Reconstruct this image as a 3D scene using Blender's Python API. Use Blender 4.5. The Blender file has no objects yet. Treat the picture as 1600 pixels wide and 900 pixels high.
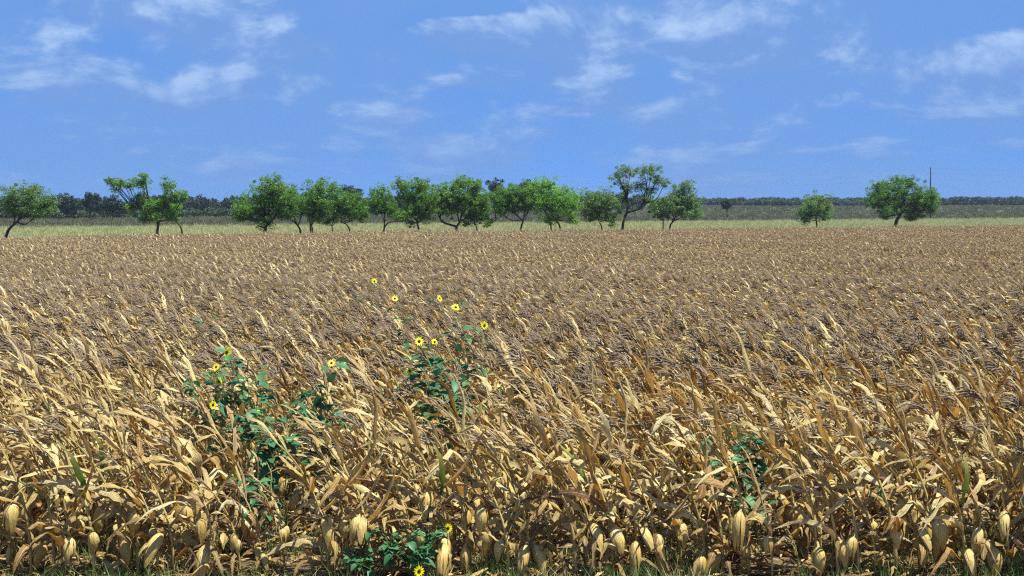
import bpy, math, random
import numpy as np
from mathutils import Vector

R = math.radians
SC = bpy.context.scene
COL = SC.collection

# ------------------------------------------------------------------ camera
CAM_Z, FPX, HORIZON = 3.10, 2000.0, 318.0        # metres, focal length in 1600-px pixels, horizon row
cd = bpy.data.cameras.new("camera")
cd.sensor_width = 36.0
cd.lens = 36.0 * FPX / 1600.0
cd.shift_y = -(450.0 - HORIZON) / 1600.0
cd.clip_start, cd.clip_end = 0.1, 30000.0
cam = bpy.data.objects.new("camera", cd)
cam.location = (0, 0, CAM_Z)
cam.rotation_euler = (R(90), 0, 0)
COL.objects.link(cam)
SC.camera = cam

# ------------------------------------------------------------------ world / sky with clouds
SUN_EL, SUN_AZ = 69.0, 112.0                     # azimuth clockwise from +Y (the view direction)
w = bpy.data.worlds.new("World"); SC.world = w; w.use_nodes = True
nt = w.node_tree; nt.nodes.clear()
def N(t, **k):
    n = nt.nodes.new(t)
    for a, v in k.items(): setattr(n, a, v)
    return n
def L(a, b): nt.links.new(a, b)
out = N('ShaderNodeOutputWorld'); bg = N('ShaderNodeBackground'); bg.inputs[1].default_value = 0.058
sky = N('ShaderNodeTexSky', sky_type='NISHITA', sun_disc=False)
sky.sun_elevation = R(SUN_EL); sky.sun_rotation = R(SUN_AZ)
sky.altitude = 100; sky.air_density = 0.4; sky.dust_density = 0.0; sky.ozone_density = 4.0
tc = N('ShaderNodeTexCoord'); sep = N('ShaderNodeSeparateXYZ'); L(tc.outputs['Generated'], sep.inputs[0])
zc = N('ShaderNodeMath', operation='MAXIMUM'); L(sep.outputs[2], zc.inputs[0]); zc.inputs[1].default_value = 0.0
za = N('ShaderNodeMath', operation='ADD'); L(zc.outputs[0], za.inputs[0]); za.inputs[1].default_value = 0.085
def fac(op, x, y):
    m = N('ShaderNodeMath', operation=op)
    for i, v in ((0, x), (1, y)):
        if isinstance(v, (int, float)): m.inputs[i].default_value = v
        else: L(v, m.inputs[i])
    return m.outputs[0]
def band(x, lo, hi):
    m = N('ShaderNodeMapRange', interpolation_type='SMOOTHSTEP'); m.inputs[1].default_value = lo; m.inputs[2].default_value = hi; L(x, m.inputs[0]); return m.outputs[0]
azi = fac('ARCTAN2', sep.outputs[0], sep.outputs[1])                       # bearing and height of the direction looked in
ele = zc.outputs[0]
lgy = fac('MULTIPLY', fac('LOGARITHM', za.outputs[0], math.e), 2.7)        # clouds flatten towards the horizon
cmb = N('ShaderNodeCombineXYZ'); L(fac('MULTIPLY', azi, 7.6), cmb.inputs[0]); L(lgy, cmb.inputs[1])
def cloud(scale, loc, detail, rough=0.6):
    mp = N('ShaderNodeMapping'); mp.inputs['Location'].default_value = loc; mp.inputs['Scale'].default_value = (scale, scale, 1); L(cmb.outputs[0], mp.inputs[0])
    nz = N('ShaderNodeTexNoise'); nz.inputs['Scale'].default_value = 1.0; nz.inputs['Detail'].default_value = detail
    nz.inputs['Roughness'].default_value = rough; nz.inputs['Distortion'].default_value = 0.25
    L(mp.outputs[0], nz.inputs['Vector']); return nz.outputs[0]
LO = (4.3, 2.9, 0.0)
n_here = cloud(1.15, LO, 6); n_up = cloud(1.15, (LO[0] - 0.10, LO[1] + 0.17, 0.0), 6)
veil = band(cloud(0.5, (7.7, 2.2, 0.0), 4), 0.18, 0.60)
bumps = slope = None
# the larger clouds (and clear gaps) of this sky: bearing, height, half-width, half-height in radians, strength
for (cx, cy_, bw, bh, am) in ((830, 52, 170, 34, .17), (1120, 58, 130, 26, .13), (250, 28, 150, 34, .13), (425, 78, 80, 24, .13), (925, 112, 62, 24, .15), (130, 124, 90, 16, .10), (765, 128, 75, 18, .10),
                              (1190, 100, 110, 22, .10), (900, 168, 95, 18, .10), (265, 165, 75, 16, .10), (1500, 110, 130, 40, .08), (560, 40, 90, 34, -.2), (1480, 35, 120, 26, -.2), (20, 12, 60, 22, -.2), (1010, 130, 40, 30, -.12), (700, 15, 120, 16, -.2)):
    u_ = fac('MULTIPLY', fac('SUBTRACT', azi, (cx - 800) / 2000), 2000 / bw); v_ = fac('MULTIPLY', fac('SUBTRACT', ele, (318 - cy_) / 2000), 2000 / bh)
    am *= 1.9; g_ = fac('MULTIPLY', fac('EXPONENT', fac('MULTIPLY', fac('ADD', fac('MULTIPLY', u_, u_), fac('MULTIPLY', v_, v_)), -1.0), 0), am)
    bumps = g_ if bumps is None else fac('ADD', bumps, g_)
    if am > 0:
        gs = fac('MULTIPLY', g_, v_); slope = gs if slope is None else fac('ADD', slope, gs)
dens_ = fac('ADD', n_here, bumps)
cover = band(dens_, 0.46, 0.62)
lit = fac('MULTIPLY', band(fac('ADD', fac('SUBTRACT', n_here, n_up), fac('MULTIPLY', slope, 0.55)), -0.06, 0.19), cover)
gm = N('ShaderNodeGamma'); L(sky.outputs[0], gm.inputs[0]); gm.inputs[1].default_value = 0.15
tint = N('ShaderNodeMix', data_type='RGBA', blend_type='MULTIPLY'); tint.inputs[0].default_value = 1.0
L(gm.outputs[0], tint.inputs[6]); tint.inputs[7].default_value = (0.98, 2.32, 5.35, 1)
CLOUD_VEIL, CLOUD_SHADE, CLOUD_LIT = (1.42, 2.9, 6.15, 1), (1.5, 2.85, 6.0, 1), (3.6, 5.1, 7.7, 1)
mx0 = N('ShaderNodeMix', data_type='RGBA'); L(fac('MULTIPLY', veil, 0.85), mx0.inputs[0]); L(tint.outputs[2], mx0.inputs[6]); mx0.inputs[7].default_value = CLOUD_VEIL
mx1 = N('ShaderNodeMix', data_type='RGBA'); L(fac('MULTIPLY', cover, 0.85), mx1.inputs[0]); L(mx0.outputs[2], mx1.inputs[6]); mx1.inputs[7].default_value = CLOUD_SHADE
low = N('ShaderNodeMapRange'); low.inputs[1].default_value = 0.0; low.inputs[2].default_value = 0.13; low.inputs[3].default_value = 0.12; L(zc.outputs[0], low.inputs[0])
mx2 = N('ShaderNodeMix', data_type='RGBA'); L(fac('MULTIPLY', lit, low.outputs[0]), mx2.inputs[0]); L(mx1.outputs[2], mx2.inputs[6]); mx2.inputs[7].default_value = CLOUD_LIT
L(mx2.outputs[2], bg.inputs[0]); L(bg.outputs[0], out.inputs[0])

# ------------------------------------------------------------------ sun, exposure, render
sd = bpy.data.lights.new("sun", 'SUN'); sd.energy = 5.0; sd.angle = R(0.5); sd.color = (1.0, 0.965, 0.84)
sun = bpy.data.objects.new("sun", sd); COL.objects.link(sun)
sdir = Vector((math.sin(R(SUN_AZ)) * math.cos(R(SUN_EL)), math.cos(R(SUN_AZ)) * math.cos(R(SUN_EL)), math.sin(R(SUN_EL))))
sun.rotation_euler = sdir.to_track_quat('Z', 'Y').to_euler(); sun.location = (0, -5, 30)
vs = SC.view_settings; vs.view_transform = 'Standard'; vs.look = 'None'; vs.exposure = 1.1; vs.gamma = 1.0; vs.use_curve_mapping = False
SC.render.engine = 'CYCLES'
cy = SC.cycles
cy.max_bounces = 5; cy.diffuse_bounces = 2; cy.glossy_bounces = 2; cy.transmission_bounces = 3; cy.transparent_max_bounces = 4
cy.use_denoising = False; cy.filter_width = 1.2

# ------------------------------------------------------------------ materials
MATS = {}
class M:
    def __init__(s, name):
        s.m = bpy.data.materials.new(name); s.m.use_nodes = True
        s.t = s.m.node_tree; s.t.nodes.clear(); MATS[name] = s.m
    def n(s, t, **k):
        n = s.t.nodes.new(t)
        for a, v in k.items(): setattr(n, a, v)
        return n
    def l(s, a, b): s.t.links.new(a, b)
    def ramp(s, fac, stops):
        r = s.n('ShaderNodeValToRGB'); e = r.color_ramp.elements
        while len(e) < len(stops): e.new(0.5)
        for i, (p, c) in enumerate(stops): e[i].position = p; e[i].color = (*c, 1)
        s.l(fac, r.inputs[0]); return r.outputs[0]
    def mix(s, fac, a, b, mode='MIX'):
        x = s.n('ShaderNodeMix', data_type='RGBA', blend_type=mode)
        for i, v in ((0, fac), (6, a), (7, b)):
            if isinstance(v, (int, float)): x.inputs[i].default_value = v
            elif isinstance(v, tuple): x.inputs[i].default_value = (*v, 1)
            else: s.l(v, x.inputs[i])
        return x.outputs[2]
    def noise(s, vec, scale, detail=3, rough=0.5):
        z = s.n('ShaderNodeTexNoise'); z.inputs['Scale'].default_value = scale
        z.inputs['Detail'].default_value = detail; z.inputs['Roughness'].default_value = rough
        if vec is not None: s.l(vec, z.inputs['Vector'])
        return z.outputs[0]
    def mapping(s, vec, scale):
        mp = s.n('ShaderNodeMapping'); mp.inputs['Scale'].default_value = scale; s.l(vec, mp.inputs[0]); return mp.outputs[0]
    def math(s, op, a, b):
        x = s.n('ShaderNodeMath', operation=op)
        for i, v in ((0, a), (1, b)):
            if isinstance(v, (int, float)): x.inputs[i].default_value = v
            else: s.l(v, x.inputs[i])
        return x.outputs[0]
    def finish(s, col, rough=0.6, spec=0.3, trans=0.0, tcol=None, bump=None, bstr=0.3):
        o = s.n('ShaderNodeOutputMaterial'); p = s.n('ShaderNodeBsdfPrincipled')
        if isinstance(col, tuple): p.inputs['Base Color'].default_value = (*col, 1)
        else: s.l(col, p.inputs['Base Color'])
        p.inputs['Roughness'].default_value = rough; p.inputs['Specular IOR Level'].default_value = spec
        if bump is not None:
            b = s.n('ShaderNodeBump'); b.inputs['Strength'].default_value = bstr; b.inputs['Distance'].default_value = 0.01
            s.l(bump, b.inputs['Height']); s.l(b.outputs[0], p.inputs['Normal'])
        if trans > 0:
            tr = s.n('ShaderNodeBsdfTranslucent')
            if tcol is None: tcol = col
            if isinstance(tcol, tuple): tr.inputs[0].default_value = (*tcol, 1)
            else: s.l(tcol, tr.inputs[0])
            ms = s.n('ShaderNodeMixShader'); ms.inputs[0].default_value = trans
            s.l(p.outputs[0], ms.inputs[1]); s.l(tr.outputs[0], ms.inputs[2]); s.l(ms.outputs[0], o.inputs[0])
        else: s.l(p.outputs[0], o.inputs[0])
        return s.m

def dry_leaf_mat(name, stops, trans=0.2, rough=0.36):
    s = M(name)
    at = s.n('ShaderNodeAttribute', attribute_name='tint'); oi = s.n('ShaderNodeObjectInfo')
    uv = s.n('ShaderNodeUVMap')
    r = s.math('FRACT', s.math('ADD', at.outputs['Fac'], s.math('MULTIPLY', oi.outputs['Random'], 0.37)), 0)
    base = s.ramp(r, stops)
    stk = s.n('ShaderNodeMapRange'); stk.inputs[1].default_value = 0.34; stk.inputs[2].default_value = 0.66; s.l(s.noise(s.mapping(uv.outputs[0], (11, 1.3, 1)), 1.0, 4, 0.65), stk.inputs[0]); streak = stk.outputs[0]
    col = s.mix(s.math('MULTIPLY', streak, 0.62), base, s.mix(1.0, base, (0.50, 0.40, 0.27), 'MULTIPLY'))
    tcn = s.n('ShaderNodeTexCoord')
    blot = s.n('ShaderNodeMapRange'); blot.inputs[1].default_value = 0.56; blot.inputs[2].default_value = 0.72
    s.l(s.noise(tcn.outputs['Object'], 14, 4, 0.6), blot.inputs[0])
    col = s.mix(s.math('MULTIPLY', blot.outputs[0], 0.55), col, (0.25, 0.145, 0.06))
    # pale midrib
    sx = s.n('ShaderNodeSeparateXYZ'); s.l(uv.outputs[0], sx.inputs[0])
    d = s.math('ABSOLUTE', s.math('SUBTRACT', sx.outputs[0], 0.5), 0)
    rib = s.math('LESS_THAN', d, 0.06)
    col = s.mix(s.math('MULTIPLY', rib, 0.45), col, (0.78, 0.68, 0.44))
    tcol = s.mix(1.0, col, (1.0, 0.66, 0.30), 'MULTIPLY')
    return s.finish(col, rough, 0.5, trans, tcol, streak, 0.8)

dry_leaf_mat('dry_leaf', [(0.0, (0.880, 0.791, 0.413)), (0.2, (0.700, 0.558, 0.202)), (0.4, (0.400, 0.229, 0.063)), (0.6, (0.860, 0.741, 0.356)), (0.8, (0.220, 0.106, 0.031)), (0.9, (0.520, 0.366, 0.124)), (1.0, (0.880, 0.832, 0.509))])
dry_leaf_mat('brown_leaf', [(0.0, (0.620, 0.483, 0.171)), (0.3, (0.300, 0.173, 0.053)), (0.6, (0.500, 0.357, 0.114)), (0.8, (0.170, 0.089, 0.028)), (1.0, (0.740, 0.619, 0.267))], 0.24)
dry_leaf_mat('husk', [(0.0, (0.66, 0.51, 0.19)), (0.4, (0.60, 0.44, 0.13)), (0.7, (0.74, 0.61, 0.28)), (1.0, (0.48, 0.33, 0.09))], 0.12)
dry_leaf_mat('stalk', [(0.0, (0.520, 0.428, 0.153)), (0.5, (0.640, 0.530, 0.212)), (1.0, (0.400, 0.316, 0.102))], 0.0, 0.5)

s = M('green_corn_leaf'); uv = s.n('ShaderNodeUVMap'); sx = s.n('ShaderNodeSeparateXYZ'); s.l(uv.outputs[0], sx.inputs[0])
g = s.ramp(s.math('ADD', sx.outputs[1], s.math('MULTIPLY', s.math('SUBTRACT', s.noise(s.mapping(uv.outputs[0], (8, 3, 1)), 1.0, 3), 0.5), 0.5)),
           [(0.0, (0.05, 0.13, 0.02)), (0.4, (0.11, 0.20, 0.035)), (0.75, (0.32, 0.33, 0.10)), (1.0, (0.60, 0.48, 0.22))])
s.finish(g, 0.45, 0.4, 0.3)
s = M('tassel'); oi = s.n('ShaderNodeObjectInfo')
s.finish(s.ramp(oi.outputs['Random'], [(0, (0.17, 0.13, 0.09)), (0.6, (0.225, 0.175, 0.12)), (1, (0.13, 0.098, 0.07))]), 0.8, 0.1)
def green_mat(name, stops, trans=0.25, rough=0.5, nscale=None):
    s = M(name); at = s.n('ShaderNodeAttribute', attribute_name='tint'); oi = s.n('ShaderNodeObjectInfo')
    r = s.math('FRACT', s.math('ADD', at.outputs['Fac'], s.math('MULTIPLY', oi.outputs['Random'], 0.6)), 0)
    return s.finish(s.ramp(r, stops), rough, 0.3, trans)
green_mat('weed_leaf', [(0, (0.028, 0.110, 0.045)), (0.5, (0.046, 0.150, 0.060)), (1, (0.067, 0.181, 0.062))])
green_mat('weed_stem', [(0, (0.10, 0.17, 0.06)), (1, (0.14, 0.18, 0.07))], 0.0)
green_mat('narrow_weed', [(0, (0.09, 0.14, 0.06)), (1, (0.15, 0.18, 0.08))])
green_mat('grass', [(0, (0.06, 0.13, 0.03)), (0.5, (0.10, 0.17, 0.045)), (1, (0.20, 0.22, 0.08))])
green_mat('straw', [(0, (0.55, 0.43, 0.20)), (0.5, (0.40, 0.28, 0.11)), (1, (0.62, 0.50, 0.27))])
green_mat('pale_grass', [(0, (0.304, 0.317, 0.144)), (0.5, (0.370, 0.367, 0.194)), (1, (0.224, 0.259, 0.101))], 0.2, 0.8)
green_mat('grey_weed', [(0, (0.089, 0.101, 0.054)), (0.5, (0.125, 0.122, 0.072)), (1, (0.066, 0.084, 0.040))], 0.15, 0.8)
green_mat('mesquite', [(0, (0.086, 0.206, 0.028)), (0.5, (0.133, 0.273, 0.036)), (1, (0.063, 0.165, 0.024))], 0.38)
green_mat('mesquite_bright', [(0, (0.154, 0.328, 0.034)), (0.5, (0.200, 0.410, 0.042)), (1, (0.114, 0.262, 0.031))], 0.38)
green_mat('mesquite_grey', [(0, (0.110, 0.219, 0.056)), (0.5, (0.160, 0.271, 0.077)), (1, (0.084, 0.175, 0.048))], 0.38)
green_mat('dark_foliage', [(0, (0.018, 0.040, 0.022)), (0.5, (0.026, 0.052, 0.028)), (1, (0.014, 0.032, 0.020))], 0.12)
green_mat('scrub_foliage', [(0, (0.04, 0.075, 0.032)), (0.5, (0.055, 0.095, 0.04)), (1, (0.032, 0.062, 0.028))], 0.15)
s = M('petal'); s.finish((0.80, 0.70, 0.01), 0.5, 0.3, 0.3)
s = M('flower_disc'); s.finish((0.035, 0.02, 0.012), 0.9, 0.1)
s = M('bark'); tcn = s.n('ShaderNodeTexCoord')
nz = s.noise(s.mapping(tcn.outputs['Object'], (6, 6, 1.2)), 1.5, 5, 0.65)
s.finish(s.ramp(nz, [(0.3, (0.022, 0.018, 0.014)), (0.7, (0.085, 0.068, 0.052))]), 0.95, 0.1, bump=nz, bstr=0.8)
s = M('weathered_pole'); tcn = s.n('ShaderNodeTexCoord')
nz = s.noise(s.mapping(tcn.outputs['Object'], (20, 20, 0.6)), 1.0, 4); s.finish(s.ramp(nz, [(0.3, (0.018, 0.018, 0.02)), (0.7, (0.04, 0.04, 0.042))]), 0.9, 0.1)
s = M('steel_mast'); s.finish((0.09, 0.09, 0.11), 0.7, 0.2)
s = M('wire'); s.finish((0.16, 0.18, 0.22), 0.6, 0.3)
s = M('insulator'); s.finish((0.25, 0.22, 0.20), 0.3, 0.5)

# ------------------------------------------------------------------ layout functions
def sstep(a, b, v):
    t = np.clip((v - a) / (b - a), 0, 1); return t * t * (3 - 2 * t)
def ground_z(x, y):
    x = np.asarray(x, float); y = np.asarray(y, float)
    z = -0.75 * sstep(12, 66, y)
    right = sstep(-120, 40, x)
    z = z + right * 2.6 * sstep(290, 600, y) + (1 - right) * 0.6 * sstep(230, 500, y)
    return z
def gz(x, y): return float(ground_z(x, y))
E0, E1 = (-43.6, 109.0), (66.0, 165.0)                       # far edge of the corn field
def edge_y(x): return E0[1] + (x - E0[0]) * (E1[1] - E0[1]) / (E1[0] - E0[0])
def pale_y(x): return 192 + (x + 77) * (312 - 192) / (125 + 77.0)      # outer edge of the straw-coloured grass
def px_x(px, D): return (px - 800.0) / FPX * D
def px_z(py, D): return CAM_Z + (HORIZON - py) / FPX * D

# ------------------------------------------------------------------ mesh helpers
def tag(o, label=None, cat=None, group=None, kind=None):
    for k, v in (('label', label), ('category', cat), ('group', group), ('kind', kind)):
        if v: o[k] = v
    return o
def mesh(name, V, F, mats, tint=None, uv=None, midx=None, smooth=True):
    me = bpy.data.meshes.new(name)
    me.from_pydata([tuple(map(float, v)) for v in V], [], F)
    for m in (mats if isinstance(mats, (list, tuple)) else [mats]): me.materials.append(MATS[m])
    if tint is not None:
        a = me.attributes.new('tint', 'FLOAT', 'POINT'); a.data.foreach_set('value', np.asarray(tint, np.float32))
    if uv is not None:
        li = np.empty(len(me.loops), np.int32); me.loops.foreach_get('vertex_index', li)
        u = me.uv_layers.new(name='UVMap'); u.data.foreach_set('uv', np.asarray(uv, np.float32)[li].ravel())
    if midx is not None: me.polygons.foreach_set('material_index', np.asarray(midx, np.int32))
    if smooth: me.polygons.foreach_set('use_smooth', np.ones(len(me.polygons), bool))
    me.update(); return me
def obj(name, me, parent=None, loc=(0, 0, 0), rotz=0.0, scale=1.0, rot=None):
    o = bpy.data.objects.new(name, me); COL.objects.link(o)
    o.location = loc; o.rotation_euler = rot if rot is not None else (0, 0, rotz); o.scale = (scale,) * 3 if not isinstance(scale, tuple) else scale
    if parent: o.parent = parent
    return o
def empty(name, loc, rotz=0.0):
    o = obj(name, None, None, loc, rotz); o.empty_display_size = 0.1; return o
class G:                                                     # geometry collector
    def __init__(s): s.V, s.F, s.T, s.U, s.MI = [], [], [], [], []
    def add(s, V, F, tint=0.5, uv=None, mi=0):
        b = len(s.V); s.V += [tuple(v) for v in V]; s.F += [tuple(i + b for i in f) for f in F]
        s.T += list(tint) if hasattr(tint, '__len__') else [tint] * len(V)
        s.U += list(uv) if uv is not None else [(0.3, 0.5)] * len(V); s.MI += [mi] * len(F)
    def build(s, name, mats, smooth=True): return mesh(name, s.V, s.F, mats, s.T, s.U, s.MI, smooth)
def tube(P, Rr, n=6, cap=True):
    P = [np.asarray(p, float) for p in P]; V, F, U = [], [], []
    ref = None
    for i, p in enumerate(P):
        t = P[min(i + 1, len(P) - 1)] - P[max(i - 1, 0)]; t = t / (np.linalg.norm(t) + 1e-9)
        if ref is None: ref = np.array((1.0, 0, 0)) if abs(t[0]) < 0.9 else np.array((0, 1.0, 0))
        a = ref - t * ref.dot(t); a /= np.linalg.norm(a) + 1e-9; b = np.cross(t, a); ref = a
        for k in range(n):
            an = 2 * math.pi * k / n
            V.append(p + (a * math.cos(an) + b * math.sin(an)) * Rr[i]); U.append((0.15 + 0.2 * k / n, i / max(1, len(P) - 1)))
    for i in range(len(P) - 1):
        for k in range(n):
            F.append((i * n + k, i * n + (k + 1) % n, (i + 1) * n + (k + 1) % n, (i + 1) * n + k))
    if cap: F.append(tuple(range(n - 1, -1, -1))); F.append(tuple(range((len(P) - 1) * n, len(P) * n)))
    return V, F, U
def smooth_path(P, k=4):
    P = [np.asarray(p, float) for p in P]
    if len(P) < 3: return [P[0] + (P[-1] - P[0]) * t for t in np.linspace(0, 1, k + 1)]
    Q = [2 * P[0] - P[1]] + P + [2 * P[-1] - P[-2]]; o = []
    for i in range(1, len(Q) - 2):
        for j in range(k):
            t = j / k; a, b, c, d = Q[i - 1], Q[i], Q[i + 1], Q[i + 2]
            o.append(0.5 * (2 * b + (c - a) * t + (2 * a - 5 * b + 4 * c - d) * t * t + (3 * b - a - 3 * c + d) * t ** 3))
    o.append(P[-1]); return o

def scatter(name, pts, rots, scl, idx, variants, seedname):
    """one object whose geometry nodes set copies of the variant meshes on its points"""
    n = len(pts)
    me = bpy.data.meshes.new(name); me.vertices.add(n)
    me.vertices.foreach_set('co', np.asarray(pts, np.float32).ravel())
    a = me.attributes.new('turn', 'FLOAT_VECTOR', 'POINT'); a.data.foreach_set('vector', np.asarray(rots, np.float32).ravel())
    a = me.attributes.new('size', 'FLOAT_VECTOR', 'POINT')
    sc = np.asarray(scl, np.float32); sc = np.repeat(sc[:, None], 3, 1) if sc.ndim == 1 else sc
    a.data.foreach_set('vector', sc.ravel())
    a = me.attributes.new('pick', 'INT', 'POINT'); a.data.foreach_set('value', np.asarray(idx, np.int32))
    c = bpy.data.collections.new(seedname)
    for i, vm in enumerate(variants):
        c.objects.link(bpy.data.objects.new("%s_%03d" % (seedname, i), vm))
    ng = bpy.data.node_groups.new(name + "_nodes", 'GeometryNodeTree')
    ng.interface.new_socket('Geometry', in_out='INPUT', socket_type='NodeSocketGeometry')
    ng.interface.new_socket('Geometry', in_out='OUTPUT', socket_type='NodeSocketGeometry')
    gi, go = ng.nodes.new('NodeGroupInput'), ng.nodes.new('NodeGroupOutput')
    ci = ng.nodes.new('GeometryNodeCollectionInfo'); ci.inputs[0].default_value = c
    ci.inputs['Separate Children'].default_value = True; ci.inputs['Reset Children'].default_value = True
    ip = ng.nodes.new('GeometryNodeInstanceOnPoints'); ip.inputs['Pick Instance'].default_value = True
    def attr(nm, ty):
        x = ng.nodes.new('GeometryNodeInputNamedAttribute'); x.data_type = ty; x.inputs[0].default_value = nm; return x.outputs[0]
    er = ng.nodes.new('FunctionNodeEulerToRotation')
    lk = ng.links.new
    lk(gi.outputs[0], ip.inputs['Points']); lk(ci.outputs[0], ip.inputs['Instance']); lk(attr('pick', 'INT'), ip.inputs['Instance Index'])
    lk(attr('turn', 'FLOAT_VECTOR'), er.inputs[0]); lk(er.outputs[0], ip.inputs['Rotation']); lk(attr('size', 'FLOAT_VECTOR'), ip.inputs['Scale'])
    lk(ip.outputs[0], go.inputs[0])
    o = obj(name, me); md = o.modifiers.new('scatter', 'NODES'); md.node_group = ng
    return o

# ------------------------------------------------------------------ ground
def make_ground():
    ys = np.concatenate([np.linspace(-60, 6, 12), np.linspace(7, 60, 60), np.linspace(62, 300, 80), np.geomspace(305, 12000, 50)])
    xs = np.concatenate([-np.geomspace(12000, 130, 26), np.linspace(-120, 120, 81), np.geomspace(130, 12000, 26)])
    X, Y = np.meshgrid(xs, ys); Z = ground_z(X, Y)
    Z = Z + np.where((Y > 3) & (Y < 130), 0.02 * np.sin(X * 3.1 + Y * 2.3) * np.sin(Y * 4.7 - X), 0)
    V = np.stack([X.ravel(), Y.ravel(), Z.ravel()], 1); nx = len(xs)
    F = [(j * nx + i, j * nx + i + 1, (j + 1) * nx + i + 1, (j + 1) * nx + i) for j in range(len(ys) - 1) for i in range(nx - 1)]
    s = M('earth'); tcn = s.n('ShaderNodeTexCoord'); P = tcn.outputs['Object']
    sp = s.n('ShaderNodeSeparateXYZ'); s.l(P, sp.inputs[0])
    n1 = s.noise(P, 7, 6, 0.65); n2 = s.noise(P, 0.05, 5, 0.6); n3 = s.noise(s.mapping(P, (0.02, 0.10, 1)), 1.0, 5, 0.6)
    soil = s.ramp(n1, [(0.3, (0.055, 0.036, 0.020)), (0.55, (0.12, 0.083, 0.046)), (0.75, (0.26, 0.19, 0.10))])
    pale = s.ramp(n2, [(0.3, (0.20, 0.20, 0.09)), (0.6, (0.30, 0.29, 0.14)), (0.8, (0.20, 0.23, 0.09))])
    grey = s.ramp(n3, [(0.3, (0.075, 0.085, 0.045)), (0.5, (0.12, 0.115, 0.07)), (0.7, (0.085, 0.095, 0.05))])
    wob = s.math('MULTIPLY', s.math('SUBTRACT', n2, 0.5), 26)
    def beyond(slope, off, soft):
        v = s.math('SUBTRACT', s.math('ADD', sp.outputs[1], wob), s.math('ADD', s.math('MULTIPLY', sp.outputs[0], slope), off))
        m = s.n('ShaderNodeMapRange'); m.inputs[1].default_value = 0; m.inputs[2].default_value = soft; s.l(v, m.inputs[0]); return m.outputs[0]
    sl = (E1[1] - E0[1]) / (E1[0] - E0[0])
    c = s.mix(beyond(sl, E0[1] - sl * E0[0] + 12, 4), soil, pale)
    sl2 = (312 - 192) / 202.0
    c = s.mix(beyond(sl2, 192 + 77 * sl2, 8), c, grey)
    s.finish(c, 0.95, 0.1, bump=n1, bstr=0.6)
    o = obj('ground', mesh('ground', V, F, 'earth')); tag(o, 'bare brown field soil and pasture running out to the tree line', 'ground', kind='structure')
make_ground()

# ------------------------------------------------------------------ corn: meshes of the pieces
rng = np.random.default_rng(11); random.seed(11)
U = lambda a, b: float(rng.uniform(a, b))
def leaf_geo(kind, rng, n=12, big=1.0):
    u = lambda a, b: float(rng.uniform(a, b))
    az = u(0, 2 * math.pi)
    if kind == 'top':
        az = math.pi + u(-1.2, 1.2) if rng.random() < 0.85 else u(0, 6.28)
        el, Lg, W, kw, g = R(u(45, 78)), u(0.22, 0.47), u(0.018, 0.033), u(0.7, 1.9), u(0.1, 1.9)
    elif kind == 'mid':
        el, Lg, W, kw, g = R(u(25, 70)), u(0.34, 0.64), u(0.024, 0.044), u(0.4, 1.8), u(0.6, 3.6)
    else:
        el, Lg, W, kw, g = R(u(10, 55)), u(0.30, 0.58), u(0.028, 0.050), u(-0.1, 0.9), u(1.5, 6.0)
    Lg *= 1 + (big - 1) * 0.8; W *= 0.9
    d = np.array((math.cos(az) * math.cos(el), math.sin(az) * math.cos(el), math.sin(el)))
    wind = np.array((-1.0, u(-0.25, 0.25), 0.05)); p = np.zeros(3); ds = Lg / n
    P, T = [p.copy()], [d.copy()]
    kink = u(0.35, 0.8) if rng.random() < (0.25 if kind == 'top' else 0.5) else 9
    for i in range(n):
        t = i / n
        d = d + (wind * kw * (0.35 + t) + np.array((0, 0, -g * (0.1 + t) ** 1.4)) + rng.normal(0, 0.8, 3)) / n
        if kink < 9 and t <= kink < t + 1.0 / n: d = d + np.array((u(-.3, .3), u(-.3, .3), u(-1.3, -0.4)))
        d /= np.linalg.norm(d); p = p + d * ds; P.append(p.copy()); T.append(d.copy())
    side0 = np.array((-math.sin(az), math.cos(az), 0.0)); tw0, tw1 = u(-0.8, 0.8), u(-3.0, 3.0)
    fold0, fold1 = R(u(10, 65)), R(u(-25, 65)); ph1, ph2, fr = u(0, 6.3), u(0, 6.3), u(9, 20); rip = u(0.15, 0.6)
    V, F, UVs = [], [], []
    S = side0
    for i in range(n + 1):
        t = i / n; Tn = T[i]; S = S - Tn * S.dot(Tn); S /= np.linalg.norm(S) + 1e-9
        B = np.cross(S, Tn); tw = tw0 + tw1 * t * t + 0.3 * math.sin(3 * t + ph1)
        s2 = S * math.cos(tw) + B * math.sin(tw); n2 = B * math.cos(tw) - S * math.sin(tw)
        wd = W * min(1.0, 0.45 + 2.2 * t) * (1 - t ** 2.6) ** 0.9 + 0.0015
        fo = fold0 + (fold1 - fold0) * t
        for sg, ph in ((1, ph1), (0, 0), (-1, ph2)):
            q = P[i] + (s2 * sg * math.cos(fo) + n2 * math.sin(fo)) * wd * abs(sg) * u(0.62, 1.18)
            if sg: q = q + n2 * rip * wd * math.sin(fr * t + ph)
            V.append(q); UVs.append((0.5 + 0.5 * sg, t))
    for i in range(n):
        for k in (0, 1): F.append((i * 3 + k, i * 3 + k + 1, i * 3 + k + 4, i * 3 + k + 3))
    return V, F, UVs
def stalk_path(rng, H, lean, by):
    n = 12; P = [np.zeros(3)]; 
    for i in range(n):
        h = (i + 0.5) / n; a = lean * h ** 1.4; P.append(P[-1] + np.array((-math.sin(a), by * h, math.cos(a))) * H / n)
    return P
def stalk_geo(P, r0):
    n = len(P); Rr = []
    for i in range(n):
        t = i / (n - 1); r = r0 * (1 - 0.62 * t); Rr.append(r * (1.22 if i % 2 == 0 else 0.95))
    return tube(P, Rr, 6)
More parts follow.
